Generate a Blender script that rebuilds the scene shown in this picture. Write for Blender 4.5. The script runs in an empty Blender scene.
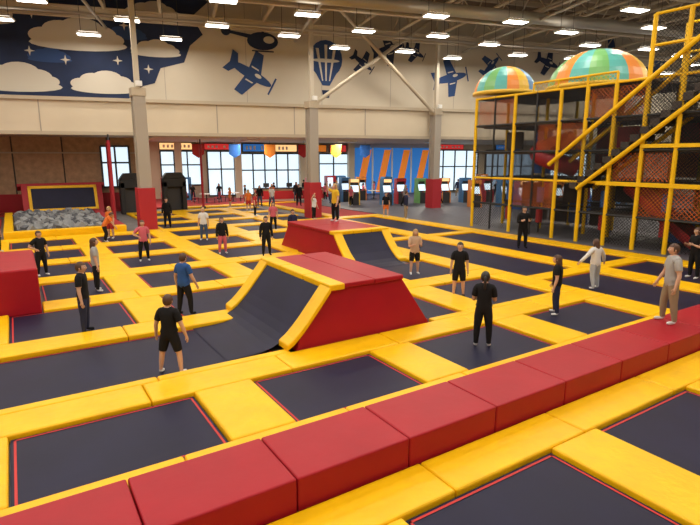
import bpy, bmesh, math, random
from mathutils import Vector, Matrix
random.seed(7)
scene=bpy.context.scene
COL=scene.collection
# ------------------------------------------------------------------ materials
def mat(name,col,rough=0.5,bump=0.0,bscale=8.0,var=0.0,vscale=3.0,metal=0.0,emit=None,estr=0.0,spec=0.5):
    m=bpy.data.materials.new(name); m.use_nodes=True
    nt=m.node_tree; b=nt.nodes['Principled BSDF']
    b.inputs['Base Color'].default_value=(*col,1); b.inputs['Roughness'].default_value=rough
    b.inputs['Metallic'].default_value=metal
    b.inputs['Specular IOR Level'].default_value=spec
    tc=nt.nodes.new('ShaderNodeTexCoord')
    if var>0:
        n=nt.nodes.new('ShaderNodeTexNoise'); n.inputs['Scale'].default_value=vscale; n.inputs['Detail'].default_value=4
        nt.links.new(tc.outputs['Object'],n.inputs['Vector'])
        r=nt.nodes.new('ShaderNodeValToRGB')
        r.color_ramp.elements[0].position=0.3; r.color_ramp.elements[1].position=0.7
        r.color_ramp.elements[0].color=(*[c*(1-var) for c in col],1); r.color_ramp.elements[1].color=(*[min(1,c*(1+var)) for c in col],1)
        nt.links.new(n.outputs['Fac'],r.inputs['Fac']); nt.links.new(r.outputs['Color'],b.inputs['Base Color'])
    if bump>0:
        n=nt.nodes.new('ShaderNodeTexNoise'); n.inputs['Scale'].default_value=bscale; n.inputs['Detail'].default_value=3
        nt.links.new(tc.outputs['Object'],n.inputs['Vector'])
        bp=nt.nodes.new('ShaderNodeBump'); bp.inputs['Strength'].default_value=bump; bp.inputs['Distance'].default_value=0.03
        nt.links.new(n.outputs['Fac'],bp.inputs['Height']); nt.links.new(bp.outputs['Normal'],b.inputs['Normal'])
    if emit:
        b.inputs['Emission Color'].default_value=(*emit,1); b.inputs['Emission Strength'].default_value=estr
    return m
def net_mat(name,col,sx,sz,thick):
    m=bpy.data.materials.new(name); m.use_nodes=True
    nt=m.node_tree; b=nt.nodes['Principled BSDF']; b.inputs['Base Color'].default_value=(*col,1); b.inputs['Roughness'].default_value=0.8
    geo=nt.nodes.new('ShaderNodeNewGeometry'); sep=nt.nodes.new('ShaderNodeSeparateXYZ'); nt.links.new(geo.outputs['Position'],sep.inputs[0])
    def lines(sock1,sock2,sgn,scale):
        a=nt.nodes.new('ShaderNodeMath'); a.operation='ADD' if sgn>0 else 'SUBTRACT'
        nt.links.new(sock1,a.inputs[0]); nt.links.new(sock2,a.inputs[1])
        mu=nt.nodes.new('ShaderNodeMath'); mu.operation='MULTIPLY'; nt.links.new(a.outputs[0],mu.inputs[0]); mu.inputs[1].default_value=scale
        fr=nt.nodes.new('ShaderNodeMath'); fr.operation='FRACT'; nt.links.new(mu.outputs[0],fr.inputs[0])
        lt=nt.nodes.new('ShaderNodeMath'); lt.operation='LESS_THAN'; nt.links.new(fr.outputs[0],lt.inputs[0]); lt.inputs[1].default_value=thick
        return lt
    s=nt.nodes.new('ShaderNodeMath'); s.operation='ADD'; nt.links.new(sep.outputs[0],s.inputs[0]); nt.links.new(sep.outputs[1],s.inputs[1])
    l1=lines(s.outputs[0],sep.outputs[2],1,sx); l2=lines(s.outputs[0],sep.outputs[2],-1,sz)
    mx=nt.nodes.new('ShaderNodeMath'); mx.operation='MAXIMUM'; nt.links.new(l1.outputs[0],mx.inputs[0]); nt.links.new(l2.outputs[0],mx.inputs[1])
    nt.links.new(mx.outputs[0],b.inputs['Alpha'])
    return m
M={}
M['yellow']=mat('yellow_vinyl',(0.84,0.48,0.002),0.38,bump=0.45,bscale=4.5,var=0.07,vscale=2,spec=.3)
M['red']=mat('red_vinyl',(0.34,0.007,0.018),0.42,bump=0.15,bscale=3,var=0.06,vscale=1.5,spec=.25)
M['redfar']=mat('red_mat',(0.38,0.010,0.02),0.6)
M['bed']=mat('trampoline_mesh',(0.010,0.0105,0.036),0.5,var=0.15,vscale=1.2,spec=.22)
M['stitch']=mat('red_stitch',(0.50,0.02,0.02),0.6)
M['floor']=mat('concrete_floor',(0.16,0.15,0.15),0.6,var=0.15)
M['floor2']=mat('grey_concourse_floor',(0.10,0.10,0.12),0.5,var=0.15)
M['carpet']=mat('red_carpet',(0.36,0.03,0.03),0.85,var=0.1)
M['wallup']=mat('beige_wall',(0.55,0.495,0.40),0.8,var=0.04,vscale=0.5)
M['walllow']=mat('beige_panel_wall',(0.62,0.54,0.41),0.7,var=0.04,vscale=0.5)
M['wallside']=mat('side_wall_paint',(0.50,0.45,0.37),0.8)
M['ceil']=mat('ceiling_deck',(0.20,0.145,0.095),0.8,var=0.1)
M['steel']=mat('painted_steel',(0.46,0.39,0.29),0.6)
M['duct']=mat('galvanised_duct',(0.42,0.39,0.34),0.4,metal=0.3)
M['colm']=mat('column_paint',(0.36,0.32,0.27),0.7)
M['navy']=mat('mural_navy',(0.010,0.022,0.070),0.8,var=0.2,vscale=0.7)
M['cloud']=mat('mural_cloud',(0.60,0.56,0.48),0.8)
M['mblue']=mat('mural_blue',(0.02,0.055,0.17),0.8)
M['black']=mat('black_foam',(0.012,0.012,0.014),0.6)
M['dark']=mat('dark_steel',(0.03,0.03,0.035),0.5)
M['white']=mat('white_metal',(0.8,0.8,0.78),0.4)
M['lamp']=mat('lamp_diffuser',(1,1,1),0.5,emit=(1,0.95,0.86),estr=10)
M['upfill']=mat('added_upfill_glow',(1,1,1),0.5,emit=(1,0.9,0.76),estr=5)  # glow added on top of the fixtures to brighten ceiling and upper wall
M['postY']=mat('yellow_foam_post',(0.80,0.48,0.004),0.5,spec=.3)
M['foam1']=mat('foam_grey',(0.24,0.25,0.26),0.9)
M['foam2']=mat('foam_dark',(0.10,0.105,0.12),0.9)
M['glass']=mat('daylit_glass',(0.4,0.5,0.6),0.3,emit=(0.70,0.88,1.0),estr=1.1,var=.3,vscale=.8)
M['glassd']=mat('dim_glass',(0.2,0.25,0.3),0.2,emit=(0.35,0.5,0.65),estr=0.5)
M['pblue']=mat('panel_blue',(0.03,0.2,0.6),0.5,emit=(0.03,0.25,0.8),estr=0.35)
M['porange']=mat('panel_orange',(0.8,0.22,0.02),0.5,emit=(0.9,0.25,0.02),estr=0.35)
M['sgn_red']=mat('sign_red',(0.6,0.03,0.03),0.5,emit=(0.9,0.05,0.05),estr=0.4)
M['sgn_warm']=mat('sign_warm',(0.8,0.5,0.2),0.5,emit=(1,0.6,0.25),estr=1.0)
M['wood']=mat('wood_brown',(0.42,0.26,0.15),0.6,var=0.2)
M['net']=net_mat('black_net',(0.01,0.01,0.012),7,7,0.13)
M['nety']=net_mat('yellow_net',(0.6,0.4,0.02),5,5,0.14)
M['neto']=net_mat('orange_net',(0.65,0.14,0.02),6,6,0.22)
M['green']=mat('dome_green',(0.16,0.42,0.14),0.4)
M['dteal']=mat('dome_teal',(0.10,0.42,0.40),0.4)
M['dblue']=mat('dome_blue',(0.06,0.22,0.48),0.4)
M['dorange']=mat('dome_orange',(0.75,0.25,0.04),0.4)
M['dred']=mat('dome_red',(0.45,0.02,0.03),0.4)
M['dyel']=mat('dome_yellow',(0.75,0.48,0.06),0.4)
M['deck']=mat('deck_brown',(0.05,0.036,0.03),0.6)
M['play_blue']=mat('play_panel_blue',(0.03,0.14,0.5),0.5)
# ------------------------------------------------------------------ mesh builder
def empty(name,loc=(0,0,0)):
    e=bpy.data.objects.new(name,None); e.location=loc; e.empty_display_size=0.3; COL.objects.link(e); return e
class MB:
    def __init__(s): s.v=[]; s.f=[]; s.m=[]; s.mats=[]
    def mi(s,m):
        if m not in s.mats: s.mats.append(m)
        return s.mats.index(m)
    def poly(s,pts,m):
        i=len(s.v); s.v+= [tuple(p) for p in pts]; s.f.append(list(range(i,i+len(pts)))); s.m.append(s.mi(m))
    def mesh(s,vs,fs,m):
        i=len(s.v); s.v+=[tuple(p) for p in vs]; k=s.mi(m)
        for f in fs: s.f.append([a+i for a in f]); s.m.append(k)
    def box(s,a,b,m,T=None):
        x0,y0,z0=a; x1,y1,z1=b
        vs=[(x0,y0,z0),(x1,y0,z0),(x1,y1,z0),(x0,y1,z0),(x0,y0,z1),(x1,y0,z1),(x1,y1,z1),(x0,y1,z1)]
        if T is not None: vs=[tuple(T@Vector(v)) for v in vs]
        s.mesh(vs,[(0,3,2,1),(4,5,6,7),(0,1,5,4),(1,2,6,5),(2,3,7,6),(3,0,4,7)],m)
    def bar(s,p,q,r,m,n=8,r2=None):
        p=Vector(p); q=Vector(q); d=(q-p); 
        if d.length<1e-6: return
        z=d.normalized(); x=z.orthogonal().normalized(); y=z.cross(x)
        r2=r if r2 is None else r2
        vs=[]; fs=[]
        for i in range(n):
            a=2*math.pi*(i+.5)/n; o=x*math.cos(a)+y*math.sin(a)
            vs.append(p+o*r); vs.append(q+o*r2)
        for i in range(n):
            j=(i+1)%n; fs.append((2*i,2*j,2*j+1,2*i+1))
        fs.append([2*i for i in range(n)][::-1]); fs.append([2*i+1 for i in range(n)])
        s.mesh(vs,fs,m)
    def prism(s,pts,thk,m):
        n=len(pts); a=[Vector(p) for p in pts]; b=[p+Vector(thk) for p in a]
        fs=[list(range(n))[::-1],[i+n for i in range(n)]]
        for i in range(n):
            j=(i+1)%n; fs.append((i,j,j+n,i+n))
        s.mesh(a+b,fs,m)
    def obj(s,name,parent=None,bevel=0,smooth=False,seg=2):
        me=bpy.data.meshes.new(name); me.from_pydata(s.v,[],s.f)
        for m in s.mats: me.materials.append(M[m] if isinstance(m,str) else m)
        me.polygons.foreach_set('material_index',s.m)
        if smooth: me.polygons.foreach_set('use_smooth',[True]*len(me.polygons))
        bm=bmesh.new(); bm.from_mesh(me); bmesh.ops.recalc_face_normals(bm,faces=bm.faces); bm.to_mesh(me); bm.free()
        o=bpy.data.objects.new(name,me); COL.objects.link(o)
        if bevel>0:
            mod=o.modifiers.new('bevel','BEVEL'); mod.width=bevel; mod.segments=seg; mod.limit_method='ANGLE'
        if parent: o.parent=parent
        return o
# ------------------------------------------------------------------ camera
f=521.0; H0=158
pitch=math.atan((262.5-H0)/f); yaw=math.atan(827/530.)
fw=Vector((math.cos(yaw),math.sin(yaw),0)); rt=Vector((math.sin(yaw),-math.cos(yaw),0))
F=fw*math.cos(pitch)-Vector((0,0,1))*math.sin(pitch); U=fw*math.sin(pitch)+Vector((0,0,1))*math.cos(pitch)
cd=bpy.data.cameras.new('camera'); cam=bpy.data.objects.new('camera',cd); COL.objects.link(cam)
R=Matrix((rt,U,-F)).transposed(); cam.matrix_world=Matrix.Translation((0,0,3.6))@R.to_4x4()
cd.sensor_width=36; cd.lens=f/700*36; cd.clip_end=300
scene.camera=cam
try: scene.view_settings.view_transform='Standard'
except: pass
# ------------------------------------------------------------------ shell
def simple(name,a,b,m,bevel=0):
    q=MB(); q.box(a,b,m); return q.obj(name,bevel=bevel)
simple('floor',(-14,-8,-0.4),(56,62,-0.13),'floor')
simple('floor_concourse',(20.05,-8,-0.13),(56,62,0),'floor2')
simple('floor_lobby',(-14,40.2,-0.13),(20.05,62,0),'carpet')
simple('wall_left',(-14.4,-8,-0.4),(-14,62,14),'wallside')
simple('wall_front',(-14,-8.4,-0.4),(56,-8,14),'wallside')
simple('wall_right',(56,-8,-0.4),(56.4,62,14),'wallside')
simple('ceiling',(-14,-8,14),(56,62,14.3),'ceil')
ang=math.radians(-14.7)
BW=Matrix.Translation((26,30,0))@Matrix.Rotation(ang,4,'Z')
def wallobj(q,name,**k):
    o=q.obj(name,**k); o.matrix_world=BW; return o
ZL=6.95
q=MB(); q.box((-45,0,ZL),(33,0.4,14),'wallup')
for i in range(-9,7): q.box((i*5+1.98,-0.008,ZL),(i*5+2.02,0,14),'colm')
wallobj(q,'wall_back_upper')
q=MB(); q.box((-45,-0.35,5.0),(33,0.4,ZL),'walllow')
for i in range(-9,7):
    q.box((i*5-0.03,-0.37,5.02),(i*5+0.03,-0.35,ZL-.02),'colm')
wallobj(q,'wall_back')
q=MB(); q.box((-45,-0.55,ZL-.05),(33,0.0,ZL+.15),'steel'); q.box((-45,-0.42,4.95),(33,-0.3,5.15),'steel'); wallobj(q,'trim_ledge')
q=MB(); q.box((-45,0.4,5.0),(33,14.4,5.3),'wallside'); wallobj(q,'ceiling_lobby')
q=MB(); q.box((-45,14.4,-0.1),(33,14.8,5.3),'walllow'); wallobj(q,'wall_back_lobby')
q=MB(); q.box((-45,5.0,-0.1),(-19.5,5.3,5.0),'wood')
for s in (-43,-40,-37,-34,-31,-28,-25,-22): q.box((s-.04,4.96,0),(s+.04,5.0,5),'deck')
q.box((-45,4.9,0),(-19.5,5.0,1.2),'redfar'); q.box((-45,4.88,3.9),(-19.5,5.0,4.0),'steel'); wallobj(q,'wall_partition')
wn=0
def window(s0,s1,z0,z1,m,nm=4,y=14.3,hz=.6):
    global wn; wn+=1
    q=MB(); q.box((s0,y,z0),(s1,y+.06,z1),m)
    for i in range(nm+1):
        x=s0+(s1-s0)*i/nm; q.box((x-.06,y-.1,z0),(x+.06,y+.08,z1),'dark')
    for z in (z0,z0+(z1-z0)*hz,z1): q.box((s0,y-.1,z-.06),(s1,y+.08,z+.06),'dark')
    wallobj(q,'window_%d'%wn)
window(-12,-6.5,0.2,4.0,'glass',5); window(-6,-1.6,0.2,4.0,'glass',3,hz=.75)
window(-19,-15.6,1.2,4.2,'glass',3); window(-15,-12.6,.2,4.2,'glass',2)
window(-22.6,-20.8,1.6,4.4,'glass',2,y=4.84)
window(7.5,13,0.2,4.4,'glass',4); window(14,20,0.2,4.4,'glassd',4); window(21,29,0.2,4.4,'glass',6)
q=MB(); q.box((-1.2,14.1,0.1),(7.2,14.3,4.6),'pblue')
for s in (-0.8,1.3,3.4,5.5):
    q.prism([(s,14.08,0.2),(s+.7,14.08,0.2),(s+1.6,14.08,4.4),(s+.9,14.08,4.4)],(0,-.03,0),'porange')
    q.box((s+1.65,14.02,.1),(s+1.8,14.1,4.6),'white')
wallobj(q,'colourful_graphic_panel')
q=MB()
for s in (-17.5,-12.3,-6.25,-1.4):
    q.box((s-.3,13.6,0),(s+.3,14.2,5),'walllow')
wallobj(q,'trim_pilasters')
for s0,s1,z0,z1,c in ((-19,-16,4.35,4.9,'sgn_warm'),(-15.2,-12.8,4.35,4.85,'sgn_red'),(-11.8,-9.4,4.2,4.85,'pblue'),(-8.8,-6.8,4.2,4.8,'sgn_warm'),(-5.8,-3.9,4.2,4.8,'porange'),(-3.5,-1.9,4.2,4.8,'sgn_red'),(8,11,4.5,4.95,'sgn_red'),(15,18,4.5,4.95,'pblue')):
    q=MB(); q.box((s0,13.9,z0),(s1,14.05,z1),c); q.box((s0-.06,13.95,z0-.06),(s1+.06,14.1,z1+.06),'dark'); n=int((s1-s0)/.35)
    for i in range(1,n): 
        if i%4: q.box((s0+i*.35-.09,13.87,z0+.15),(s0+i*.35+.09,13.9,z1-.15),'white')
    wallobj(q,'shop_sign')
for s,c in ((-16,'dred'),(-13.2,'play_blue'),(-10.4,'dorange'),(-7.6,'dred'),(-4.8,'dyel'),(-2.2,'play_blue')):
    q=MB(); q.bar((s-.5,7.5,4.7),(s+.5,7.5,4.7),.03,'dark',6); q.prism([(s-.45,7.5,4.68),(s+.45,7.5,4.68),(s+.45,7.5,3.9),(s,7.5,3.6),(s-.45,7.5,3.9)],(0,.02,0),c); q.bar((s,7.5,4.7),(s,7.5,5),.01,'dark',4); wallobj(q,'hanging_pennant')
q=MB(); q.box((-11.5,9,0),(-5.5,9.9,1.0),'walllow'); q.box((-11.6,8.9,1.0),(-5.4,10,1.08),'dark'); q.box((-11.5,8.97,.15),(-5.5,9.0,.85),'dred')
for s in (-10.5,-8.5,-6.6): q.box((s-.25,9.3,1.15),(s+.25,9.36,1.5),'dark'); q.box((s-.04,9.35,1.08),(s+.04,9.42,1.2),'dark')
wallobj(q,'reception_counter')
for s,c in ((-18.6,'dred'),(-17.0,'dblue'),(-3.9,'dred'),(-2.9,'dblue'),(12.6,'dorange')):
    q=MB(); q.box((s-.45,12.2,0),(s+.45,13.1,1.95),c); q.box((s-.36,12.17,.6),(s+.16,12.2,1.8),'glass'); q.box((s+.22,12.16,.9),(s+.38,12.2,1.4),'dark'); q.box((s-.3,12.17,.15),(s+.2,12.2,.4),'dark'); wallobj(q,'vending_machine')
for s,n_ in ((-15.5,8.5),(-13.3,9.5),(-18,9.5),(-1,8.5),(1.5,9.2),(4,8.4)):
    q=MB(); q.bar((s,n_,.72),(s,n_,.76),.55,'white',20); q.bar((s,n_,0),(s,n_,.72),.05,'dark',8); q.bar((s,n_,0),(s,n_,.03),.3,'dark',14)
    wallobj(q,'cafe_table')
    for dx,dy in ((.8,0),(-.8,0)):
        q=MB(); q.box((s+dx-.2,n_-.2,.43),(s+dx+.2,n_+.2,.47),'dred'); b=.2 if dx>0 else -.2
        q.box((s+dx+b-.02,n_-.2,.47),(s+dx+b+.02,n_+.2,.88),'dred')
        for ax in(-.17,.17):
            for ay in(-.17,.17): q.bar((s+dx+ax,n_+ay,0),(s+dx+ax,n_+ay,.43),.018,'dark',6)
        wallobj(q,'cafe_chair')
# ------------------------------------------------------------------ mural
mural=empty('wall_mural'); mural.matrix_world=BW
def ell(cx,cz,rx,rz,n=20,rot=0):
    o=[]
    for i in range(n):
        a=2*math.pi*i/n; x=rx*math.cos(a); z=rz*math.sin(a)
        o.append((cx+x*math.cos(rot)-z*math.sin(rot),cz+x*math.sin(rot)+z*math.cos(rot)))
    return o
def flat(q,pts,y,m): q.poly([(x,-y,z) for x,z in pts],m)
q=MB()
flat(q,[(-45,ZL+.16),(-20.2,ZL+.16),(-19.3,7.9),(-18.6,8.1),(-18.2,9.0),(-16.8,9.4),(-16.4,10.4),(-15.6,11.1),(-16.2,12.1),(-15.2,13.0),(-16,14),(-45,14)],0.02,'navy')
q.obj('night_sky',parent=mural)
q=MB(); yy=0.03
def cloud(cx,cz,w,c='cloud'):
    global yy
    for dx,dz,r in ((-.5,-.05,.22),(-.25,.1,.27),(.05,.15,.33),(.32,.04,.25),(.5,-.08,.18),(0,-.1,.3)):
        yy+=0.0006; flat(q,ell(cx+dx*w,cz+dz*w*.6,r*w,r*w*.55),yy,c)
    yy+=0.0006; flat(q,ell(cx,cz-.14*w,.72*w,.1*w),yy,c)
cloud(-24.2,9.4,1.6,'mblue'); cloud(-20,10.9,1.6,'mblue'); cloud(-29,9.8,2,'mblue')
cloud(-26.0,8.1,3.2); cloud(-21.4,8.0,2.6); cloud(-22.6,10.6,3.6); cloud(-18.4,10.1,2.0); cloud(-28.0,11.6,3.2); cloud(-18.4,12.2,2.2); cloud(-33,9.5,4); cloud(-25,12.9,2.4)
for s,z in ((-25.2,9.6),(-20.6,9.3),(-27,10.2),(-24.9,11.6),(-20.1,11.3),(-30,11),(-23.4,9.2),(-18.9,8.9)):
    yy+=.0006; st=[]
    for i in range(8):
        r=.28 if i%2==0 else .08; a=math.pi*i/4; st.append((s+r*math.cos(a),z+r*math.sin(a)))
    flat(q,st,yy,'cloud')
q.obj('clouds_and_stars',parent=mural)
def plane_sh(name,cx,cz,w,rot=0,m='mblue'):
    q=MB()
    def tr(pts):
        c,s_=math.cos(rot),math.sin(rot); return [(cx+(x*c-z*s_)*w,cz+(x*s_+z*c)*w) for x,z in pts]
    flat(q,tr(ell(0,0,.5,.11)),.03,m)
    flat(q,tr([(-.1,.02),(.22,.02),(.06,.5),(-.14,.5)]),.031,m)
    flat(q,tr([(-.1,-.02),(.22,-.02),(.02,-.5),(-.18,-.48)]),.032,m)
    flat(q,tr([(-.52,0),(-.32,0),(-.44,.24),(-.58,.26)]),.033,m)
    flat(q,tr([(-.52,0),(-.32,0),(-.46,-.2),(-.6,-.2)]),.034,m)
    flat(q,tr([(.5,-.2),(.54,-.2),(.54,.2),(.5,.2)]),.035,m)
    flat(q,tr(ell(.15,.04,.08,.04)),.036,'cloud')
    flat(q,tr([(-.06,.14),(.12,.14),(.1,.17),(-.07,.17)]),.037,'cloud'); flat(q,tr([(-.07,-.17),(.1,-.17),(.12,-.14),(-.06,-.14)]),.038,'cloud')
    q.obj(name,parent=mural)
plane_sh('painted_plane',-12.7,8.9,2.9,-.5,'mblue'); plane_sh('painted_jet',1.7,9.3,2.6,.25); plane_sh('painted_glider',-3.2,11.0,2.2,.3,'navy'); plane_sh('painted_small_plane',16,11.6,2.8,.1)
plane_sh('painted_kite_plane',5.0,10.3,1.8,.8); plane_sh('painted_bird_plane',-5.1,10.0,1.6,-.6,'navy'); plane_sh('painted_propeller_plane',-1.2,10.9,1.5,-.4,'navy'); plane_sh('painted_seaplane',10,10.8,2.0,-.3,'navy')
plane_sh('painted_toy_plane',21,11,2.4,.5,'mblue')
q=MB(); bx=-7.7
flat(q,ell(bx,10.1,1.15,1.2),.03,'mblue'); flat(q,[(bx-.85,9.4),(bx+.85,9.4),(bx+.25,8.4),(bx-.25,8.4)],.031,'mblue')
for a in (-.6,0,.6): flat(q,[(bx+a-.1,11.0-abs(a)*.4),(bx+a+.1,11.0-abs(a)*.4),(bx+a*.4+.04,8.7),(bx+a*.4-.04,8.7)],.034,'cloud')
flat(q,ell(bx,10.0,.95,.12),.0345,'cloud')
flat(q,[(bx-.3,8.1),(bx+.3,8.1),(bx+.2,7.6),(bx-.2,7.6)],.033,'navy'); q.obj('painted_balloon',parent=mural)
q=MB(); hz_=-.45
flat(q,ell(-11.9,11.4+hz_,1.0,.55),.03,'navy'); flat(q,[(-12.6,11.5+hz_),(-14.2,11.8+hz_),(-14.2,11.95+hz_),(-12.5,11.75+hz_)],.031,'navy'); flat(q,ell(-14.2,11.9+hz_,.3,.3),.033,'navy')
flat(q,[(-13.4,12.15+hz_),(-10.3,12.3+hz_),(-10.3,12.4+hz_),(-13.4,12.25+hz_)],.034,'navy'); flat(q,[(-11.95,11.8+hz_),(-11.8,11.8+hz_),(-11.8,12.3+hz_),(-11.95,12.3+hz_)],.035,'navy'); flat(q,ell(-11.5,11.5+hz_,.35,.22),.036,'cloud')
flat(q,[(-12.6,10.75+hz_),(-11.2,10.75+hz_),(-11.2,10.83+hz_),(-12.6,10.83+hz_)],.037,'navy'); q.obj('painted_helicopter',parent=mural)
# ------------------------------------------------------------------ roof steel
q=MB()
Rw=BW
for i in range(-14,12):
    s=i*3.0
    for z,r in ((13.3,.1),(11.9,.1)): q.bar(Rw@Vector((s,-0.3,z)),Rw@Vector((s,-34,z)),r,'steel',6)
    k=-0.3; up=True
    while k>-33.5:
        q.bar(Rw@Vector((s,k,11.9 if up else 13.3)),Rw@Vector((s,k-1.4,13.3 if up else 11.9)),.045,'steel',5); k-=1.4; up=not up
q.obj('roof_truss')
q=MB()
for j in range(1,18):
    y=-2.0*j
    q.box((-40,y-.06,13.4),(32,y+.06,13.7),'steel')
for y in (-1.2,-7,-14,-22,-30):
    q.box((-40,y-.15,11.3),(32,y+.15,11.4),'steel'); q.box((-40,y-.03,11.4),(32,y+.03,11.8),'steel'); q.box((-40,y-.15,11.8),(32,y+.15,11.9),'steel')
wallobj(q,'roof_purlins')
q=MB(); q.bar(Rw@Vector((-40,-10,11.0)),Rw@Vector((32,-10,11.0)),.3,'duct',16); q.bar(Rw@Vector((-40,-4,10.9)),Rw@Vector((32,-4,10.9)),.07,'duct',8); q.bar(Rw@Vector((-40,-16,11.0)),Rw@Vector((32,-16,11.0)),.08,'duct',8)
for s in (-21,-10,2,13,24): q.bar(Rw@Vector((s,-1,10.9)),Rw@Vector((s-2,-34,10.9)),.08,'duct',8)
q.obj('ventilation_duct',smooth=True)
for (x,y) in ((5.7,28.45),(16.0,29.35),(26.0,29.2),(36.5,27.6)):
    q=MB()
    q.box((x-.3,y-.3,-.13),(x+.3,y-.22,7.0),'colm'); q.box((x-.3,y+.22,-.13),(x+.3,y+.3,7.0),'colm'); q.box((x-.2,y-.24,-.13),(x+.2,y+.24,7.0),'colm')
    q.box((x-.42,y-.4,-.13),(x+.42,y+.4,2.1),'redfar'); q.box((x-.34,y-.34,6.6),(x+.34,y+.34,7.0),'steel'); q.box((x-.15,y-.5,7.05),(x+.15,y-.32,7.3),'white')
    q.box((x-.12,y-.12,7.0),(x+.12,y+.12,14),'wallup')
    q.obj('steel_column',bevel=.02)
q=MB(); q.bar((16.35,29.3,7.0),(25.6,29.25,13.0),.12,'steel',8); q.bar((25.6,29.05,6.8),(17.2,29.05,13.0),.12,'steel',8); q.obj('cross_brace')
# ------------------------------------------------------------------ lights
li=0
for i in range(17):
    for j in range(12):
        x=-12+i*4.1+(j%2)*1.2; y=-3+j*4.4+(1.3 if i%3==1 else 0)
        loc=Vector((x,y,0)); l=BW.inverted()@loc
        if l.y>-1.3 or x>55: continue
        hz=10.25
        q=MB(); q.box((-.6,-.3,0),(.6,.3,.1),'white'); q.box((-.56,-.26,-.02),(.56,.26,0),'lamp'); q.box((-.5,-.2,.1),(.5,.2,.13),'upfill'); q.bar((-.4,0,.1),(-.4,0,13.4-hz),.015,'dark',4); q.bar((.4,0,.1),(.4,0,13.4-hz),.015,'dark',4)
        o=q.obj('ceiling_light'); o.location=(x,y,hz); o.rotation_euler[2]=ang
        L=bpy.data.lights.new('lamp_light','AREA'); L.shape='RECTANGLE'; L.size=1.1; L.size_y=.5; L.energy=84; L.color=(1,.90,.765)
        lo=bpy.data.objects.new('lamp_light',L); COL.objects.link(lo); lo.parent=o; lo.location=(0,0,-.04); li+=1
for s in (-36,-28,-20,-12,-4,4,12,20):
    p=BW@Vector((s,7,4.9)); q=MB(); q.box((-.6,-.6,0),(.6,.6,.08),'white'); o=q.obj('ceiling_light'); o.location=p
    L=bpy.data.lights.new('lamp_light','AREA'); L.size=1.1; L.energy=300; L.color=(1,.9,.76); lo=bpy.data.objects.new('lamp_light',L); COL.objects.link(lo); lo.parent=o; lo.location=(0,0,-.02)
w=bpy.data.worlds.new('world'); scene.world=w; w.use_nodes=True; w.node_tree.nodes['Background'].inputs[0].default_value=(.5,.6,.7,1); w.node_tree.nodes['Background'].inputs[1].default_value=.3
# ------------------------------------------------------------------ trampolines
def bed(x0,y0,x1,y1,z=-0.07):
    q=MB(); g_=.015; q.poly([(x0+g_,y0+g_,z),(x1-g_,y0+g_,z),(x1-g_,y1-g_,z),(x0+g_,y1-g_,z)],'bed')
    w=.03; e=.05; zz=z+.006
    for a,b in (((x0+e,y0+e),(x1-e,y0+e+w)),((x0+e,y1-e-w),(x1-e,y1-e)),((x0+e,y0+e),(x0+e+w,y1-e)),((x1-e-w,y0+e),(x1-e,y1-e))):
        q.poly([(a[0],a[1],zz),(b[0],a[1],zz),(b[0],b[1],zz),(a[0],b[1],zz)],'stitch')
    return q.obj('trampoline_bed')
def pads(rects,name='yellow_safety_pad',m='yellow',z0=-.13,z1=0.0,step=2.4,bev=.035):
    for (x0,y0,x1,y1) in rects:
        q=MB(); lx=x1-x0; ly=y1-y0
        if lx>=ly:
            n=max(1,round(lx/step))
            for i in range(n): q.box((x0+lx*i/n+.006,y0+.004,z0),(x0+lx*(i+1)/n-.006,y1-.004,z1),m)
        else:
            n=max(1,round(ly/step))
            for i in range(n): q.box((x0+.004,y0+ly*i/n+.006,z0),(x1-.004,y0+ly*(i+1)/n-.006,z1),m)
        q.obj(name,bevel=bev,seg=3)
cols=[(-7.2,-4.8),(-3.8,-1.4),(-.4,2.05),(3.0,5.4),(6.35,8.8),(9.8,12.2)]
rowsY=[(1.3,3.7),(6.05,7.75),(8.7,11.1),(11.9,14.2),(15.1,17.4),(18.3,20.6),(21.5,23.8),(24.7,27.0)]
far=[(27.9,30.2),(31.1,33.4),(34.3,36.6)]
for r,(a,b) in enumerate(rowsY):
    for c,(x0,x1) in enumerate(cols):
        if r==2 and c<4: continue
        if r==2 and c==4: bed(7.7,a,8.8,b); continue
        if r==4 and c in(0,1): continue
        if r==4 and c==2: bed(.35,a,x1,b); continue
        if r==4 and c==5: continue
        bed(x0,a,x1,b)
    rr=[]
    for c in range(len(cols)):
        x0=cols[c][1]; x1=cols[c+1][0] if c+1<len(cols) else 13.2
        if r==2 and c<4: continue
        if r==4 and c==4: x1=9.0
        if r==4 and c in (0,1): continue
        if r==4 and c==5: x0=11.8
        rr.append((x0,a,x1,b))
    pads(rr)
bed(-7.2,8.7,3.95,11.1,z=-.1)
Ys=[(.4,1.3),(3.7,4.35),(5.35,6.05),(7.75,8.7),(11.1,11.9),(14.2,15.1),(17.4,18.3),(20.6,21.5),(23.8,24.7),(27.0,27.9)]
for a,b in Ys:
    x1=13.2
    if (a,b)==(7.75,8.7):
        pads([(-8,a,13.2,8.48),(-8,8.48,4.12,8.7),(7.7,8.48,13.2,8.7)]); continue
    if (a,b)==(11.1,11.9):
        pads([(-8,a,4.1,b),(7.7,a,13.2,b)]); continue
    if (a,b)==(14.2,15.1):
        pads([(.3,a,9.3,b),(11.8,a,13.2,b)]); continue
    if (a,b)==(17.4,18.3):
        pads([(-8,a,9.2,b),(11.7,a,13.2,b)]); continue
    pads([(-8,a,x1,b)])
for a,b in far:
    for x0,x1 in ((6.4,8.8),(9.8,12.2),(13.2,15.4)): bed(x0,a,x1,b)
    pads([(6.2,a,6.4,b),(8.8,a,9.8,b),(12.2,a,13.2,b)])
    pads([(6.2,b,15.4,b+.9)])
pads([(16.6,28.4,17.35,39.2),(9.4,39.3,20,40.15)])
simple('red_carpet',(17.4,27.95,-.13),(20.0,39.2,-.03),'carpet')
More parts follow.
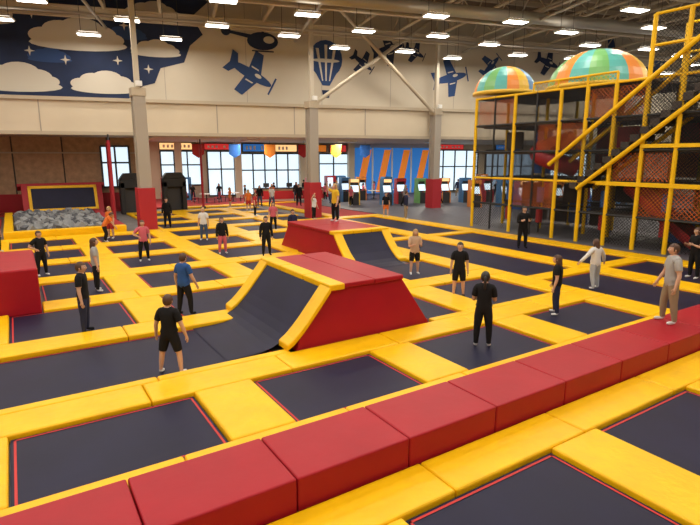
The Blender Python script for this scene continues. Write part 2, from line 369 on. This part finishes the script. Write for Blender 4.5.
simple('red_carpet.001',(-8,28,-.13),(-.8,38.0,-.03),'carpet')
for x0,x1 in ((13.2,15.6),(16.6,19.1)):
    for a,b in ((1.3,4.3),(5.4,9.8),(10.4,18.4),(19.0,27.0)): bed(x0,a,x1,b)
pads([(13.2,27.0,20.05,27.9),(13.2,.4,20.05,1.3)])
pads([(15.6,1.3,16.6,4.3),(15.6,5.4,16.6,27.0),(19.1,1.3,20.05,27.0)])
pads([(13.2,9.8,15.6,10.4),(16.6,9.8,19.1,10.4),(13.2,18.4,15.6,19.0),(16.6,18.4,19.1,19.0)])
pads([(-2.3,4.36,17.0,5.34)],name='red_padded_beam',m='red',z0=-.06,z1=.35,step=1.47,bev=.022)
# ------------------------------------------------------------------ ramps
def ramp(name,prof,e0,pstart,y0,y1,T,top_x1,base_x1,H,strip=.42):
    root=empty(name)
    q=MB()
    ya=y0+strip-.02; yb=y1-strip+.02
    for (x0,z0),(x1,z1) in zip(prof[:-1],prof[1:]):
        q.poly([T@Vector((x0,ya,z0)),T@Vector((x1,ya,z1)),T@Vector((x1,yb,z1)),T@Vector((x0,yb,z0))],'bed')
    q.obj('curved_trampoline_bed',parent=root,smooth=True)
    ya+=.02; yb-=.02
    q=MB()
    P=[p for p in prof if p[0]>=pstart]
    for a,b in ((y0,ya),(yb,y1)):
        n=len(P); up=[T@Vector((x,a,z+.07)) for x,z in P]; up2=[T@Vector((x,b,z+.07)) for x,z in P]
        lo=[T@Vector((x,a,z-.06)) for x,z in P]; lo2=[T@Vector((x,b,z-.06)) for x,z in P]
        vs=up+up2+lo+lo2; fs=[]
        for i in range(n-1):
            fs+= [(i,i+1,n+i+1,n+i),(2*n+i,3*n+i,3*n+i+1,2*n+i+1),(i,2*n+i,2*n+i+1,i+1),(n+i,n+i+1,3*n+i+1,3*n+i)]
        fs+=[(0,n,3*n,2*n),(n-1,3*n-1,4*n-1,2*n-1)]
        q.mesh(vs,fs,'yellow')
    xt=prof[-1][0]
    m=3
    for i in range(m):
        a=y0+(y1-y0)*i/m; b=y0+(y1-y0)*(i+1)/m
        q.box((xt-.03,a+.01,H-.06),(xt+.32,b-.01,H+.07),'yellow',T)
    q.obj('yellow_edge_pad',parent=root,bevel=.025)
    q=MB()
    pts=[(x,z-.03) for x,z in prof if x>=e0]+[(top_x1,H-.03),(base_x1,-.06),(e0,-.06)]
    # front and back faces lean inward a little towards the top like the padded wedge
    d=.10
    def P3(x,z,y): return T@Vector((x,y,z))
    A=[P3(x,z,y0+.03+d*max(0,z)/H) for x,z in pts]; Bk=[P3(x,z,y1-.03-d*max(0,z)/H) for x,z in pts]
    n=len(pts); fs=[list(range(n))[::-1],[i+n for i in range(n)]]
    for i in range(n):
        j=(i+1)%n; fs.append((i,j,j+n,i+n))
    q.mesh(A+Bk,fs,'red')
    q.box((xt+.33,y0+.06,H-.05),((xt+.33+top_x1)/2-.005,y1-.06,H+.05),'red',T); q.box(((xt+.33+top_x1)/2+.005,y0+.06,H-.05),(top_x1,y1-.06,H+.05),'red',T)
    q.obj('red_padded_wedge',parent=root,bevel=.02)
    return root
prof=[(3.0,-.088),(3.4,-.08),(3.7,-.06),(3.9,-.02),(4.05,.05),(4.2,.15),(4.35,.29),(4.5,.45),(4.65,.63),(4.8,.81),(5.02,1.08)]
ramp('trampoline_wedge_ramp',prof,4.25,4.0,8.5,11.95,Matrix.Identity(4),6.85,7.6,1.10,strip=.42)
T2=Matrix.Translation((11.65,13.0,0))@Matrix.Rotation(math.radians(90),4,'Z')
prof2=[(1.0,-.06),(1.2,-.03),(1.4,.02),(1.6,.10),(1.9,.32),(2.15,.56),(2.4,.84),(2.5,.96)]
ramp('trampoline_wedge_ramp',prof2,1.6,1.38,0,2.4,T2,6.3,6.9,1.0,strip=.34)
q=MB(); q.box((-3.5,14.28,-.1),(-1.61,17.38,1.02),'red'); q.box((-1.59,14.28,-.1),(.28,17.38,1.02),'red'); q.obj('red_padded_block',bevel=.04)
# ------------------------------------------------------------------ foam pit
q=MB(); q.box((-.6,28.0,-.13),(4.6,28.4,.3),'yellow'); q.box((-.6,28.4,-.13),(-.2,38.4,.3),'yellow'); q.box((4.2,28.4,-.13),(4.6,38.4,.3),'redfar')
fp=empty('foam_pit'); o=q.obj('pit_border',parent=fp,bevel=.03)
q=MB()
for i in range(560):
    x=random.uniform(0,4.0); y=random.uniform(28.6,37.8); z=random.uniform(-.05,.35)
    T=Matrix.Translation((x,y,z))@Matrix.Rotation(random.uniform(0,6),4,Vector((random.random(),random.random(),random.random()+.01)).normalized())
    h=.14; q.box((-h,-h,-h),(h,h,h),random.choice(['foam1','foam1','foam2']),T)
q.obj('foam_cubes',parent=fp)
q=MB(); T=Matrix.Translation((0.4,38.9,0))@Matrix.Rotation(math.radians(-18),4,'X')
q.box((0,0,0),(4.7,.3,2.1),'redfar',T); q.box((.5,-.05,.35),(4.2,-.0,1.75),'bed',T)
for a,b in (((.35,-.1,.2),(4.35,0,.38)),((.35,-.1,1.72),(4.35,0,1.9)),((.35,-.1,.2),(.53,0,1.9)),((4.17,-.1,.2),(4.35,0,1.9))): q.box(a,b,'yellow',T)
q.box((-.2,.2,1.95),(4.9,1.2,2.15),'redfar',T)
q.obj('angled_wall_trampoline',bevel=.03)
simple('red_padded_wall',(-3.5,38.1,-.13),(-.9,38.6,2.6),'redfar',.05)
for (x,y) in ((6.8,37.9),(9.6,38.0)):
    q=MB(); q.box((x-.8,y-.2,-.13),(x-.5,y+.4,2.0),'black'); q.box((x+.5,y-.2,-.13),(x+.8,y+.4,2.0),'black'); q.box((x-.8,y-.2,1.6),(x+.8,y+.4,2.2),'black')
    q.prism([(x-.8,y-.2,2.2),(x+.8,y-.2,2.2),(x+.5,y-.2,2.6),(x-.5,y-.2,2.6)],(0,.6,0),'black'); q.box((x-.5,y+.2,-.13),(x+.5,y+.4,1.6),'dark')
    q.obj('black_padded_arch',bevel=.04)
for (x,y) in ((4.9,33.5),(5.6,39.0),(11.9,39.0)):
    q=MB(); q.bar((x,y,-.1),(x,y,4.6),.09,'redfar',10); q.bar((x,y,-.13),(x,y,0.02),.2,'dark',10); q.bar((x,y,4.6),(x,y,4.95),.05,'dark',8); q.obj('red_post')
for i,(x,y,c) in enumerate(((24.5,33,'dblue'),(26.2,33.4,'dred'),(28,33,'green'),(29.8,32.2,'dorange'),(31.5,31.5,'dblue'),(33.5,31,'dred'),(22.5,34.5,'dyel'),(23.5,37.5,'dblue'),(25.5,38,'dorange'),(20.8,38.5,'dred'),(27.5,37,'dblue'),(31,27,'dblue'),(33,26,'dorange'),(35,25,'dyel'),(37,24,'dred'),(39.5,23,'dblue'),(34,28.5,'green'),(29,28.0,'dorange'),(30.5,25,'play_blue'),(32.5,23.5,'dorange'),(34.5,22,'play_blue'))):
    q=MB(); p=[(-.35,0),(.5,0),(.5,.85),(.3,1.0),(.1,1.5),(.3,1.75),(.3,2.0),(-.35,2.0)]
    q.prism([(-.4,-a,b) for a,b in p],(.08,0,0),c); q.prism([(.32,-a,b) for a,b in p],(.08,0,0),c)
    q.box((-.32,-.45,0),(.32,.3,.85),'dark'); q.prism([(-.32,-.28,1.0),(.32,-.28,1.0),(.32,-.08,1.5),(-.32,-.08,1.5)],(0,.05,0),'glass'); q.box((-.32,0,.85),(.32,.3,2.0),'dark'); q.box((-.32,-.28,1.75),(.32,0,1.98),'sgn_warm' if i%3==0 else c); q.bar((0,-.4,.85),(0,-.4,1.0),.03,'dred',6)
    o=q.obj('arcade_machine'); o.location=(x,y,0); o.rotation_euler[2]=ang+random.uniform(-.2,.2)
# ------------------------------------------------------------------ play structure
ps=empty('indoor_play_structure')
XR=(20.6,23.0,25.4); YS=[20.0-1.25*i for i in range(16)]
TALL=YS[7]+.01
def ztop(y): return 6.6 if y>TALL else 8.8
q=MB()
for xi,x in enumerate(XR):
    for yi,y in enumerate(YS):
        if xi==0 or yi%2==0 or y<14:
            tgt='postY' if (yi%2==0 or y<14) else 'black'
            q.bar((x,y,0),(x,y,ztop(y)),.085 if tgt=='postY' else .05,tgt,8)
    for lv in (1.3,2.6,3.9,5.2,6.55):
        m_='postY' if (lv in (2.6,6.55) and xi==0) else 'black'
        q.bar((x,YS[0],lv),(x,YS[-1],lv),.055,m_,6)
    for lv in (7.7,8.8): q.bar((x,YS[7],lv),(x,YS[-1],lv),.06,'postY',6)
for y in YS[::2]:
    for lv in (2.6,5.2,6.55): q.bar((XR[0],y,lv),(XR[-1],y,lv),.05,'black',6)
q.obj('padded_posts',parent=ps)
q=MB()
for lv in (1.3,2.6,3.9,5.2):
    for a,b in ((YS[0],YS[4]),(YS[5],YS[9]),(YS[10],YS[15])):
        if lv==1.3 and a>15: continue
        q.box((XR[0]+.6,b,lv-.1),(XR[2],a,lv),'deck')
q.box((XR[0]+.1,YS[7],6.5),(XR[2],YS[0],6.58),'deck')
q.obj('deck_panels',parent=ps)
q=MB()
for x in (XR[0]+.02,XR[1],XR[2]):
    q.poly([(x,YS[0],0.1),(x,YS[-1],0.1),(x,YS[-1],6.5),(x,YS[0],6.5)],'net')
    q.poly([(x,YS[7],6.5),(x,YS[-1],6.5),(x,YS[-1],8.8),(x,YS[7],8.8)],'net')
for y in YS[::2]: q.poly([(XR[0],y,.1),(XR[2],y,.1),(XR[2],y,6.5),(XR[0],y,6.5)],'net')
q.poly([(XR[0],16.5,6.6),(XR[0],12.5,6.6),(XR[0],12.5,6.95),(XR[0],16.5,6.95)],'nety')
for a,b,z0,z1 in ((16.2,13.8,3.9,5.1),(11.2,8.8,1.3,2.5),(19.9,17.6,5.2,6.4),(13.7,11.3,5.2,6.4),(17.4,15.1,1.3,2.5),(12.4,10.1,2.7,3.8)):
    q.poly([(XR[0]+.1,a,z0),(XR[0]+.1,b,z0),(XR[0]+.1,b,z1),(XR[0]+.1,a,z1)],'neto')
q.obj('safety_net',parent=ps)
q=MB()
q.bar((XR[0],16.5,6.95),(XR[0],12.5,6.95),.05,'postY',6)
for y in (16.5,15.2,13.8,12.5): q.bar((XR[0],y,6.55),(XR[0],y,6.95),.05,'postY',6)
for x in (20.45,21.7):
    q.bar((x,15.3,3.3),(x,8.4,8.6),.09,'postY',8); q.bar((x,13.8,2.3),(x,7.4,7.2),.09,'postY',8)
n=18
for i in range(n):
    t=i/n; y=14.2-6.4*t; z=2.3+5.0*t
    q.box((20.5,y-.34,z),(21.7,y,z+.26),'deck')
q.poly([(20.44,15.3,3.3),(20.44,8.4,8.6),(20.44,7.4,7.2),(20.44,13.8,2.3)],'net')
q.obj('stair_with_rails',parent=ps)
q=MB()
def chute(path,r,m,seg=10,full=False):
    rings=[]
    for i,p in enumerate(path):
        p=Vector(p); d=(Vector(path[min(i+1,len(path)-1)])-Vector(path[max(i-1,0)])).normalized()
        side=d.cross(Vector((0,0,1))).normalized(); up=side.cross(d)
        ring=[]
        tot=2*math.pi if full else math.pi
        for k in range(seg+1):
            a=math.pi+tot*k/seg; ring.append(p+side*math.cos(a)*r+up*math.sin(a)*r)
        rings.append(ring)
    vs=[v for r_ in rings for v in r_]; fs=[]
    for i in range(len(rings)-1):
        for k in range(seg):
            a=i*(seg+1)+k; fs.append((a,a+1,a+seg+2,a+seg+1))
    q.mesh(vs,fs,m)
path=[(22.4+.9*math.cos(a),16.2+1.0*math.sin(a),4.5-a*.3) for a in [i*.3 for i in range(0,16)]]
chute(path,.42,'dred',12,True)
chute([(22.2,12.3-.3*i,2.6-.22*i) for i in range(11)],.55,'dred',8)
q.obj('red_slide',parent=ps,smooth=True)
q=MB(); q.box((20.55,6.2,2.2),(20.7,8.0,4.6),'dred'); q.box((20.5,8.2,3.98),(20.64,11.25,4.12),'postY'); q.box((20.5,8.2,2.5),(20.64,13.0,2.66),'postY')
pc=['play_blue','dorange','deck','play_blue','dred','dorange','deck','deck']
rr_=random.Random(3)
for yi in range(0,15):
    for lv in (.15,1.45,2.75,4.05):
        if rr_.random()<.55: q.box((25.3,YS[yi+1]+.08,lv),(25.38,YS[yi]-.08,lv+1.1),rr_.choice(pc))
        if rr_.random()<.25: q.box((22.9,YS[yi+1]+.08,lv),(22.97,YS[yi]-.08,lv+.9),rr_.choice(pc))
for y in (18.4,16.5,13.2,10.6,9.0):
    for z in (.5,1.5,): q.bar((21.6,y,z),(21.6,y,z+.7),.16,'dred' if z<1 else 'play_blue',10)
    q.bar((21.6,y,0),(21.6,y,2.6),.04,'black',6)
q.obj('coloured_panels',parent=ps)
def dome(cx,cy,cz,r,h,a_off=0):
    q=MB(); cs=['green','dteal','dorange','dyel','dblue','green','dorange','dteal']; n=48; rr=8
    for i in range(n):
        a0=2*math.pi*i/n+a_off; a1=2*math.pi*(i+1)/n+a_off
        for k in range(rr):
            b0=math.pi/2*k/rr; b1=math.pi/2*(k+1)/rr
            P=lambda a,b:(cx+r*math.cos(a)*math.cos(b),cy+r*math.sin(a)*math.cos(b),cz+h*math.sin(b))
            if k==rr-1: q.poly([P(a0,b0),P(a1,b0),P(a0,b1)],cs[(i//3)%8])
            else: q.poly([P(a0,b0),P(a1,b0),P(a1,b1),P(a0,b1)],cs[(i//3)%8])
    q.bar((cx,cy,cz-.07),(cx,cy,cz+.07),r+.08,'dyel',24)
    q.obj('domed_canopy',parent=ps,smooth=True)
dome(22.0,19.45,6.85,1.55,1.35); dome(22.7,14.75,6.7,2.1,1.65,.4)
# ------------------------------------------------------------------ people
SK=[mat('skin_light',(0.55,0.33,0.23),0.55)]
HR={'brown':mat('hair_brown',(0.07,0.03,0.015),0.6),'black':mat('hair_black',(0.012,0.009,0.008),0.5),'blond':mat('hair_blond',(0.42,0.26,0.1),0.6)}
EYE=mat('eye_dark',(0.02,0.015,0.01),0.2); EYW=mat('eye_white',(0.8,0.8,0.8),0.3); LIP=mat('lip',(0.45,0.12,0.1),0.5)
cm={}
def cloth(c):
    if c not in cm: cm[c]=mat('cloth_%d'%len(cm),c,0.85,bump=.25,bscale=14,spec=.2)
    return cm[c]
K=(.010,.010,.012); G=(.24,.24,.25); LG=(.34,.34,.34); W=(.65,.65,.66); B=(.03,.09,.28); NV=(.02,.025,.06); PK=(.55,.12,.16); OR=(.65,.16,.03); KH=(.27,.21,.14); JE=(.06,.09,.16); RD=(.4,.03,.03); TN=(.5,.36,.26); YL=(.65,.42,.03); LJ=(.35,.38,.42)
POSES={
 'stand':dict(ua=[(.22,.02,-1),(.22,-.02,-1)],fa=[(.08,.18,-1),(.08,.15,-1)],th=[(.10,.02,-1),(.10,-.02,-1)],sh=[(.05,-.04,-1),(.05,-.04,-1)],lean=0),
 'stand2':dict(ua=[(.35,.15,-1),(.3,-.1,-1)],fa=[(.15,.5,-1),(.1,.25,-1)],th=[(.16,.14,-1),(.10,-.08,-1)],sh=[(.08,-.06,-1),(.05,-.12,-1)],lean=.03),
 'wide':dict(ua=[(.42,.0,-1),(.42,.0,-1)],fa=[(.2,.25,-1),(.2,.25,-1)],th=[(.24,.06,-1),(.24,-.04,-1)],sh=[(.12,-.10,-1),(.12,-.06,-1)],lean=.03),
 'phone':dict(ua=[(.2,.15,-1),(.2,.1,-1)],fa=[(-.35,.9,.35),(-.35,.9,.35)],th=[(.10,.04,-1),(.10,-.04,-1)],sh=[(.03,-.06,-1),(.03,-.04,-1)],lean=.05),
 'walk':dict(ua=[(.2,.4,-1),(.2,-.4,-1)],fa=[(.05,.7,-1),(.05,.0,-1)],th=[(.05,-.32,-1),(.05,.38,-1)],sh=[(.02,-.5,-1),(.02,-.05,-1)],lean=.06),
 'armsout':dict(ua=[(.7,.1,-.8),(.75,.1,-.8)],fa=[(.45,.3,-.8),(.5,.4,-.7)],th=[(.16,.1,-1),(.16,-.15,-1)],sh=[(.05,-.12,-1),(.05,-.3,-1)],lean=.05),
 'hips':dict(ua=[(.75,-.15,-.8),(.3,.0,-1)],fa=[(-.8,.35,-.4),(.05,.2,-1)],th=[(.13,.02,-1),(.13,-.02,-1)],sh=[(.05,-.04,-1),(.05,-.04,-1)],lean=0),
 'bend':dict(ua=[(.15,.5,-.9),(.15,.5,-.9)],fa=[(0,.5,-.8),(0,.6,-.8)],th=[(.12,.25,-1),(.12,.2,-1)],sh=[(.05,-.25,-1),(.05,-.25,-1)],lean=.6),
 'up':dict(ua=[(.5,.3,.3),(.3,.1,-1)],fa=[(-.4,.3,.8),(.1,.4,-1)],th=[(.10,.04,-1),(.10,-.04,-1)],sh=[(.03,-.06,-1),(.03,-.04,-1)],lean=0),
}
def person(name,x,y,z,H,face,pose,hair,top,bot,shoe=W,sleeve='short',leg='long',hlen='short',skin=0,headturn=0,shoulder=1.0):
    P=POSES[pose]; vs=[];ed=[];rad=[];roots=[]; bones=[]
    kid=H<1.56; HS=1.12 if kid else 1.0
    def V(p,r,par=None,root=False):
        vs.append(Vector(p)); rad.append(r); i=len(vs)-1
        if par is not None: ed.append((par,i))
        if root: roots.append(i)
        return i
    def bone(i,j,tag): bones.append((vs[i].copy(),vs[j].copy(),rad[i],rad[j],tag))
    def nz(v): return Vector(v).normalized()
    lean=P['lean']; L=Matrix.Rotation(-lean,3,'X')
    pel=V((0,0,.53),.074,root=True)
    def tor(p): return Vector((0,0,.53))+L@(Vector(p)-Vector((0,0,.53)))
    wa=V(tor((0,0,.61)),.068,pel); ch=V(tor((0,-.003,.72)),.079,wa); nb=V(tor((0,-.008,.81)),.05,ch); nk=V(tor((0,0,.86)),.028,nb); hd=V(tor((0,.006,.895)),.03,nk)
    bone(pel,wa,'torso0');bone(wa,ch,'torso');bone(ch,nb,'torso');bone(nb,nk,'neck');bone(nk,hd,'neck')
    for k,sg in enumerate((1,-1)):
        def dd(v): return nz((v[0]*sg,v[1],v[2]))
        sh=V(tor((.102*sg*shoulder,-.005,.80)),.039,nb); bone(nb,sh,'torso')
        u=dd(P['ua'][k]); fa_=dd(P['fa'][k])
        m1=V(vs[sh]+u*.09,.034,sh); el=V(vs[sh]+u*.175,.026,m1); f1=V(vs[el]+fa_*.07,.025,el); wr=V(vs[el]+fa_*.145,.0165,f1); pm=V(vs[wr]+fa_*.03,.019,wr); pe=V(vs[wr]+fa_*.052,.015,pm)
        bone(sh,m1,'ua');bone(m1,el,'la0');bone(el,f1,'fa');bone(f1,wr,'fa');bone(wr,pe,'hand')
        side=fa_.cross(Vector((sg,0,0.01))); side=side.normalized() if side.length>.1 else Vector((0,1,0))
        curl=Vector((-sg,0,0)); curl=(curl-fa_*curl.dot(fa_)).normalized()
        for fi in range(4):
            off=side*((fi-1.5)*-.0105); ln=(.040,.046,.043,.034)[fi]
            a=V(vs[pm]+fa_*.018+off,.0055,root=True); b=V(vs[pm]+fa_*(.018+ln*.55)+off*1.1+curl*.004,.0052,a); c=V(vs[pm]+fa_*(.018+ln)+off*1.1+curl*.016,.0045,b)
            bone(a,c,'hand')
        a=V(vs[wr]+fa_*.014+side*.010,.0065,root=True); b=V(vs[wr]+fa_*.032+side*.026+curl*.004,.006,a); c=V(vs[wr]+fa_*.050+side*.030+curl*.010,.005,b); bone(a,c,'hand')
        hp=V((.052*sg,0,.505),.058,pel); bone(pel,hp,'hip')
        t=dd(P['th'][k]); s_=dd(P['sh'][k])
        t1=V(vs[hp]+t*.12,.052,hp); kn=V(vs[hp]+t*.235,.037,t1); c1=V(vs[kn]+s_*.08,.035,kn); an=V(vs[kn]+s_*.215,.022,c1)
        fd=nz((.18*sg,1,0)); he=V(vs[an]+Vector((0,0,-.018))-fd*.005,.024,an); to=V(vs[he]+fd*.075+Vector((0,0,-.010)),.022,he); tp=V(vs[to]+fd*.022,.016,to)
        bone(hp,t1,'th');bone(t1,kn,'th1');bone(kn,c1,'shk');bone(c1,an,'shk');bone(an,he,'shoe');bone(he,to,'shoe');bone(to,tp,'shoe')
    me=bpy.data.meshes.new('t'); me.from_pydata(vs,ed,[]); o=bpy.data.objects.new('t',me); COL.objects.link(o)
    mod=o.modifiers.new('s','SKIN'); mod.use_smooth_shade=True
    sk=me.skin_vertices[0].data
    for i,r in enumerate(rad): sk[i].radius=(r,r); sk[i].use_root=False
    for i in roots: sk[i].use_root=True
    sub=o.modifiers.new('u','SUBSURF'); sub.levels=2; sub.render_levels=2
    dg=bpy.context.evaluated_depsgraph_get(); dg.update(); em=bpy.data.meshes.new_from_object(o.evaluated_get(dg),depsgraph=dg)
    bpy.data.objects.remove(o)
    mats=[SK[skin],cloth(top),cloth(bot),cloth(shoe),HR[hair],EYE,EYW,LIP]
    em.materials.clear()
    for m_ in mats: em.materials.append(m_)
    bm=bmesh.new(); bm.from_mesh(em)
    def near(p):
        best=None
        for a,b,ra,rb,tag in bones:
            d=b-a; t=max(0,min(1,(p-a).dot(d)/max(1e-9,d.length_squared)))
            ds=(p-(a+d*t)).length-(ra+(rb-ra)*t)
            if best is None or ds<best[0]: best=(ds,tag,t)
        return best
    for v in bm.verts:
        _,tag,t=near(v.co)
        if tag in('torso','torso0') and abs(v.co.x)<.1: v.co.x*=1.18
        if tag in('torso','torso0','hip') : v.co.y*=.92 if lean==0 else 1
    for fc in bm.faces:
        c=fc.calc_center_median(); ds,tag,t=near(c); k=0
        if tag in('torso','torso0','hip'): k=1 if (c.z>.50 or tag!='hip') else 2
        if tag=='torso0' and t<.1: k=1
        elif tag=='ua': k=1
        elif tag=='la0': k=1 if (sleeve=='long' or t<.25) else 0
        elif tag=='fa': k=1 if sleeve=='long' else 0
        elif tag=='th': k=2
        elif tag=='th1': k=2 if (leg!='short' or t<.7) else 0
        elif tag=='shk': k=2 if leg=='long' else 0
        elif tag=='shoe': k=3
        fc.material_index=k; fc.smooth=True
    bm.normal_update()
    infl={}
    for fc in bm.faces:
        if fc.material_index in(1,2):
            for v in fc.verts: infl[v]=.011 if fc.material_index==1 else (.011 if leg=='short' else .008)
    for v,a in infl.items(): v.co+=v.normal*a
    hc=tor((0,.012,.932)); RT=Matrix.Translation(hc)@L.to_4x4()@Matrix.Rotation(headturn,4,'Z')@Matrix.Scale(HS,4)
    def addell(cx,cy,cz,rx,ry,rz,mi,u=14,v=10,fn=None,cut=None):
        r=bmesh.ops.create_uvsphere(bm,u_segments=u,v_segments=v,radius=1.0); V_=r['verts']
        for q_ in V_:
            n_=q_.co.copy(); p=Vector((cx+n_.x*rx,cy+n_.y*ry,cz+n_.z*rz))
            if fn: p=fn(n_,p)
            q_.co=p
        fs=set(f_ for q_ in V_ for f_ in q_.link_faces)
        if cut:
            kill=[f_ for f_ in fs if cut(f_.calc_center_median())]
            for f_ in kill: fs.discard(f_)
            bmesh.ops.delete(bm,geom=kill,context='FACES'); V_=[q_ for q_ in V_ if q_.is_valid]
        for f_ in fs: f_.material_index=mi; f_.smooth=True
        for q_ in V_: q_.co=RT@q_.co
    def hf(n_,p):
        if n_.z<0: p.x*=1-.28*(-n_.z); p.y*=1-.12*(-n_.z)
        if n_.y>.7 and -.25<n_.z<.12 and abs(n_.x)<.28: p.y+=.012*(1-abs(n_.x)/.28)
        if n_.y>.5 and n_.z<-.6: p.y+=.006
        return p
    addell(0,0,0,.047,.058,.067,0,22,16,hf)
    for sg in(1,-1):
        addell(.048*sg,-.004,-.004,.006,.012,.017,0,8,6)
        addell(.018*sg,.050,.004,.0085,.006,.005,6,8,6); addell(.018*sg,.055,.004,.004,.003,.004,5,6,5)
        addell(.018*sg,.053,.017,.011,.004,.0025,4,8,5)
    addell(0,.051,-.034,.015,.006,.004,7,8,6)
    addell(0,-.006,.008,.053,.063,.068,4,22,16,None,lambda p:(p.y>.012 and p.z<.034) or (p.z<-.02 and p.y>-.02 and hlen=='short') or (p.z<-.038))
    if hlen=='long':
        addell(0,-.045,-.07,.05,.026,.10,4,14,10,lambda n_,p:Vector((p.x*(1-.25*max(0,-n_.z)),p.y,p.z)))
        for sg in(1,-1): addell(.045*sg,-.012,-.04,.014,.022,.06,4,8,8)
    elif hlen=='pony':
        addell(0,-.075,.005,.018,.02,.02,4,8,6); addell(0,-.088,-.06,.017,.017,.075,4,10,8)
    mz=min(v.co.z for v in bm.verts)
    for v in bm.verts: v.co.z-=mz; v.co*=H/(1.012 if kid else 1.0)
    bm.to_mesh(em); bm.free(); em.name=name
    ob=bpy.data.objects.new(name,em); PEOPLE.append(ob)
    ob.location=(x,y,z)
    d=math.atan2(fw.y,fw.x)-math.radians(face)
    ob.rotation_euler[2]=d-math.pi/2
    return ob
PEOPLE=[]
bz=-.065
PE=[
('boy',2.0,8.9,bz-.03,1.44,10,'wide','brown',K,K,W,'short','short','short'),
('boy',3.15,12.2,bz,1.50,25,'stand2','brown',B,K,K,'short','long','short'),
('boy',1.0,12.05,bz,1.55,80,'stand','brown',K,NV,K,'short','long','short'),
('girl',1.7,15.8,bz,1.52,60,'stand','brown',LG,K,W,'short','long','long'),
('boy',.5,18.9,bz,1.45,120,'hips','brown',K,K,W,'short','long','short'),
('child',3.2,25.2,bz,1.45,60,'bend','brown',OR,K,W,'short','long','short'),
('child',3.6,26.2,bz,1.5,200,'stand','blond',OR,RD,W,'short','short','long'),
('girl',3.75,19.7,bz,1.50,150,'hips','brown',PK,K,W,'short','long','pony'),
('boy',6.8,28.8,bz,1.6,180,'stand','black',K,K,K,'long','long','short'),
('girl',7.1,23.4,bz,1.5,180,'stand','blond',W,JE,W,'short','long','long'),
('boy',6.65,19.6,bz,1.45,150,'stand','brown',K,PK,W,'long','long','short'),
('boy',7.8,18.0,0,1.5,160,'stand','black',K,K,K,'long','long','short'),
('girl',10.9,24.2,0,1.45,170,'stand','brown',PK,K,W,'short','long','long'),
('boy',10.1,20.4,bz,1.5,140,'stand','brown',NV,K,W,'long','long','short'),
('woman',16.2,38.4,-.13,1.65,170,'stand','black',K,JE,K,'long','long','long'),
('man',18.4,36.0,-.03,1.7,170,'stand','black',K,K,K,'long','long','short'),
('girl',15.0,27.4,0,1.5,120,'up','brown',W,K,W,'short','long','long'),
('boy',16.1,26.6,0,1.45,200,'stand','brown',K,JE,W,'short','long','short'),
('boy',19.6,26.4,0,1.5,180,'stand','brown',K,OR,W,'short','short','short'),
('woman',11.0,18.3,1.05,1.55,230,'up','blond',YL,K,W,'short','long','long'),
('girl',10.6,12.7,bz,1.48,170,'phone','blond',TN,K,W,'short','short','long'),
('boy',9.82,9.9,bz,1.50,190,'stand','black',K,K,K,'short','short','short'),
('girl',7.5,6.85,bz,1.53,15,'phone','black',K,K,W,'short','long','pony'),
('girl',10.6,7.45,bz,1.46,-60,'stand2','brown',K,NV,W,'short','long','long'),
('teenager',17.5,14.1,bz,1.75,180,'phone','black',K,K,K,'long','long','short'),
('girl',13.7,8.45,bz,1.45,-20,'armsout','brown',W,LJ,W,'long','long','long'),
('man',10.8,5.02,.352,1.62,-80,'stand2','brown',LG,KH,W,'short','long','short'),
('girl',17.5,7.55,bz,1.6,-100,'phone','brown',K,K,W,'short','long','long'),
('man',19.6,24.4,0,1.7,90,'stand','brown',NV,KH,W,'long','long','short'),
('girl',-.75,24.2,0,1.5,90,'stand','brown',RD,K,W,'short','long','long'),
('boy',12.7,30.9,0,1.5,90,'stand','brown',RD,K,W,'short','long','short'),
('woman',21.5,36.5,0,1.65,200,'walk','brown',W,JE,K,'short','long','long'),
('man',23.5,35.6,0,1.75,160,'walk','brown',JE,K,K,'short','long','short'),
('woman',25.0,31.3,0,1.65,90,'walk','blond',G,K,K,'short','long','long'),
('boy',28.0,30.6,0,1.4,-90,'walk','brown',B,K,W,'short','long','short'),
]
allobs=list(COL.objects)
for o in allobs: COL.objects.unlink(o)
for p in PE: person(*p,skin=0)
for o in allobs: COL.objects.link(o)
for ob in PEOPLE: COL.objects.link(ob)
scene.camera=cam
rp=random.Random(11)
for s,n_ in ((-16.5,10.5),(-14.3,11.3),(-12.5,7.6),(-10.2,8.3),(-9.6,10.8),(-8.2,7.9),(-6.9,10.7),(-5.6,8.2),(-4.0,10),(-2.4,7.4),(-.2,10.6),(2.6,10.9),(5.3,10),(7.2,8),(9.0,10),(11,7.5),(-17.5,7),(-14,4.5),(-11,3.6),(-7.5,4.4),(-5,2.8),(-13,1.5)):
    src=PEOPLE[rp.choice([9,14,15,28,31,32,33,23,6,18,7])]
    o=bpy.data.objects.new('visitor',src.data); COL.objects.link(o); p=BW@Vector((s,n_,0)); o.location=(p.x,p.y,0 if (p.y>40.2 or p.x>20.05) else -.03); o.rotation_euler[2]=rp.uniform(0,6.28)
print('lights',li)
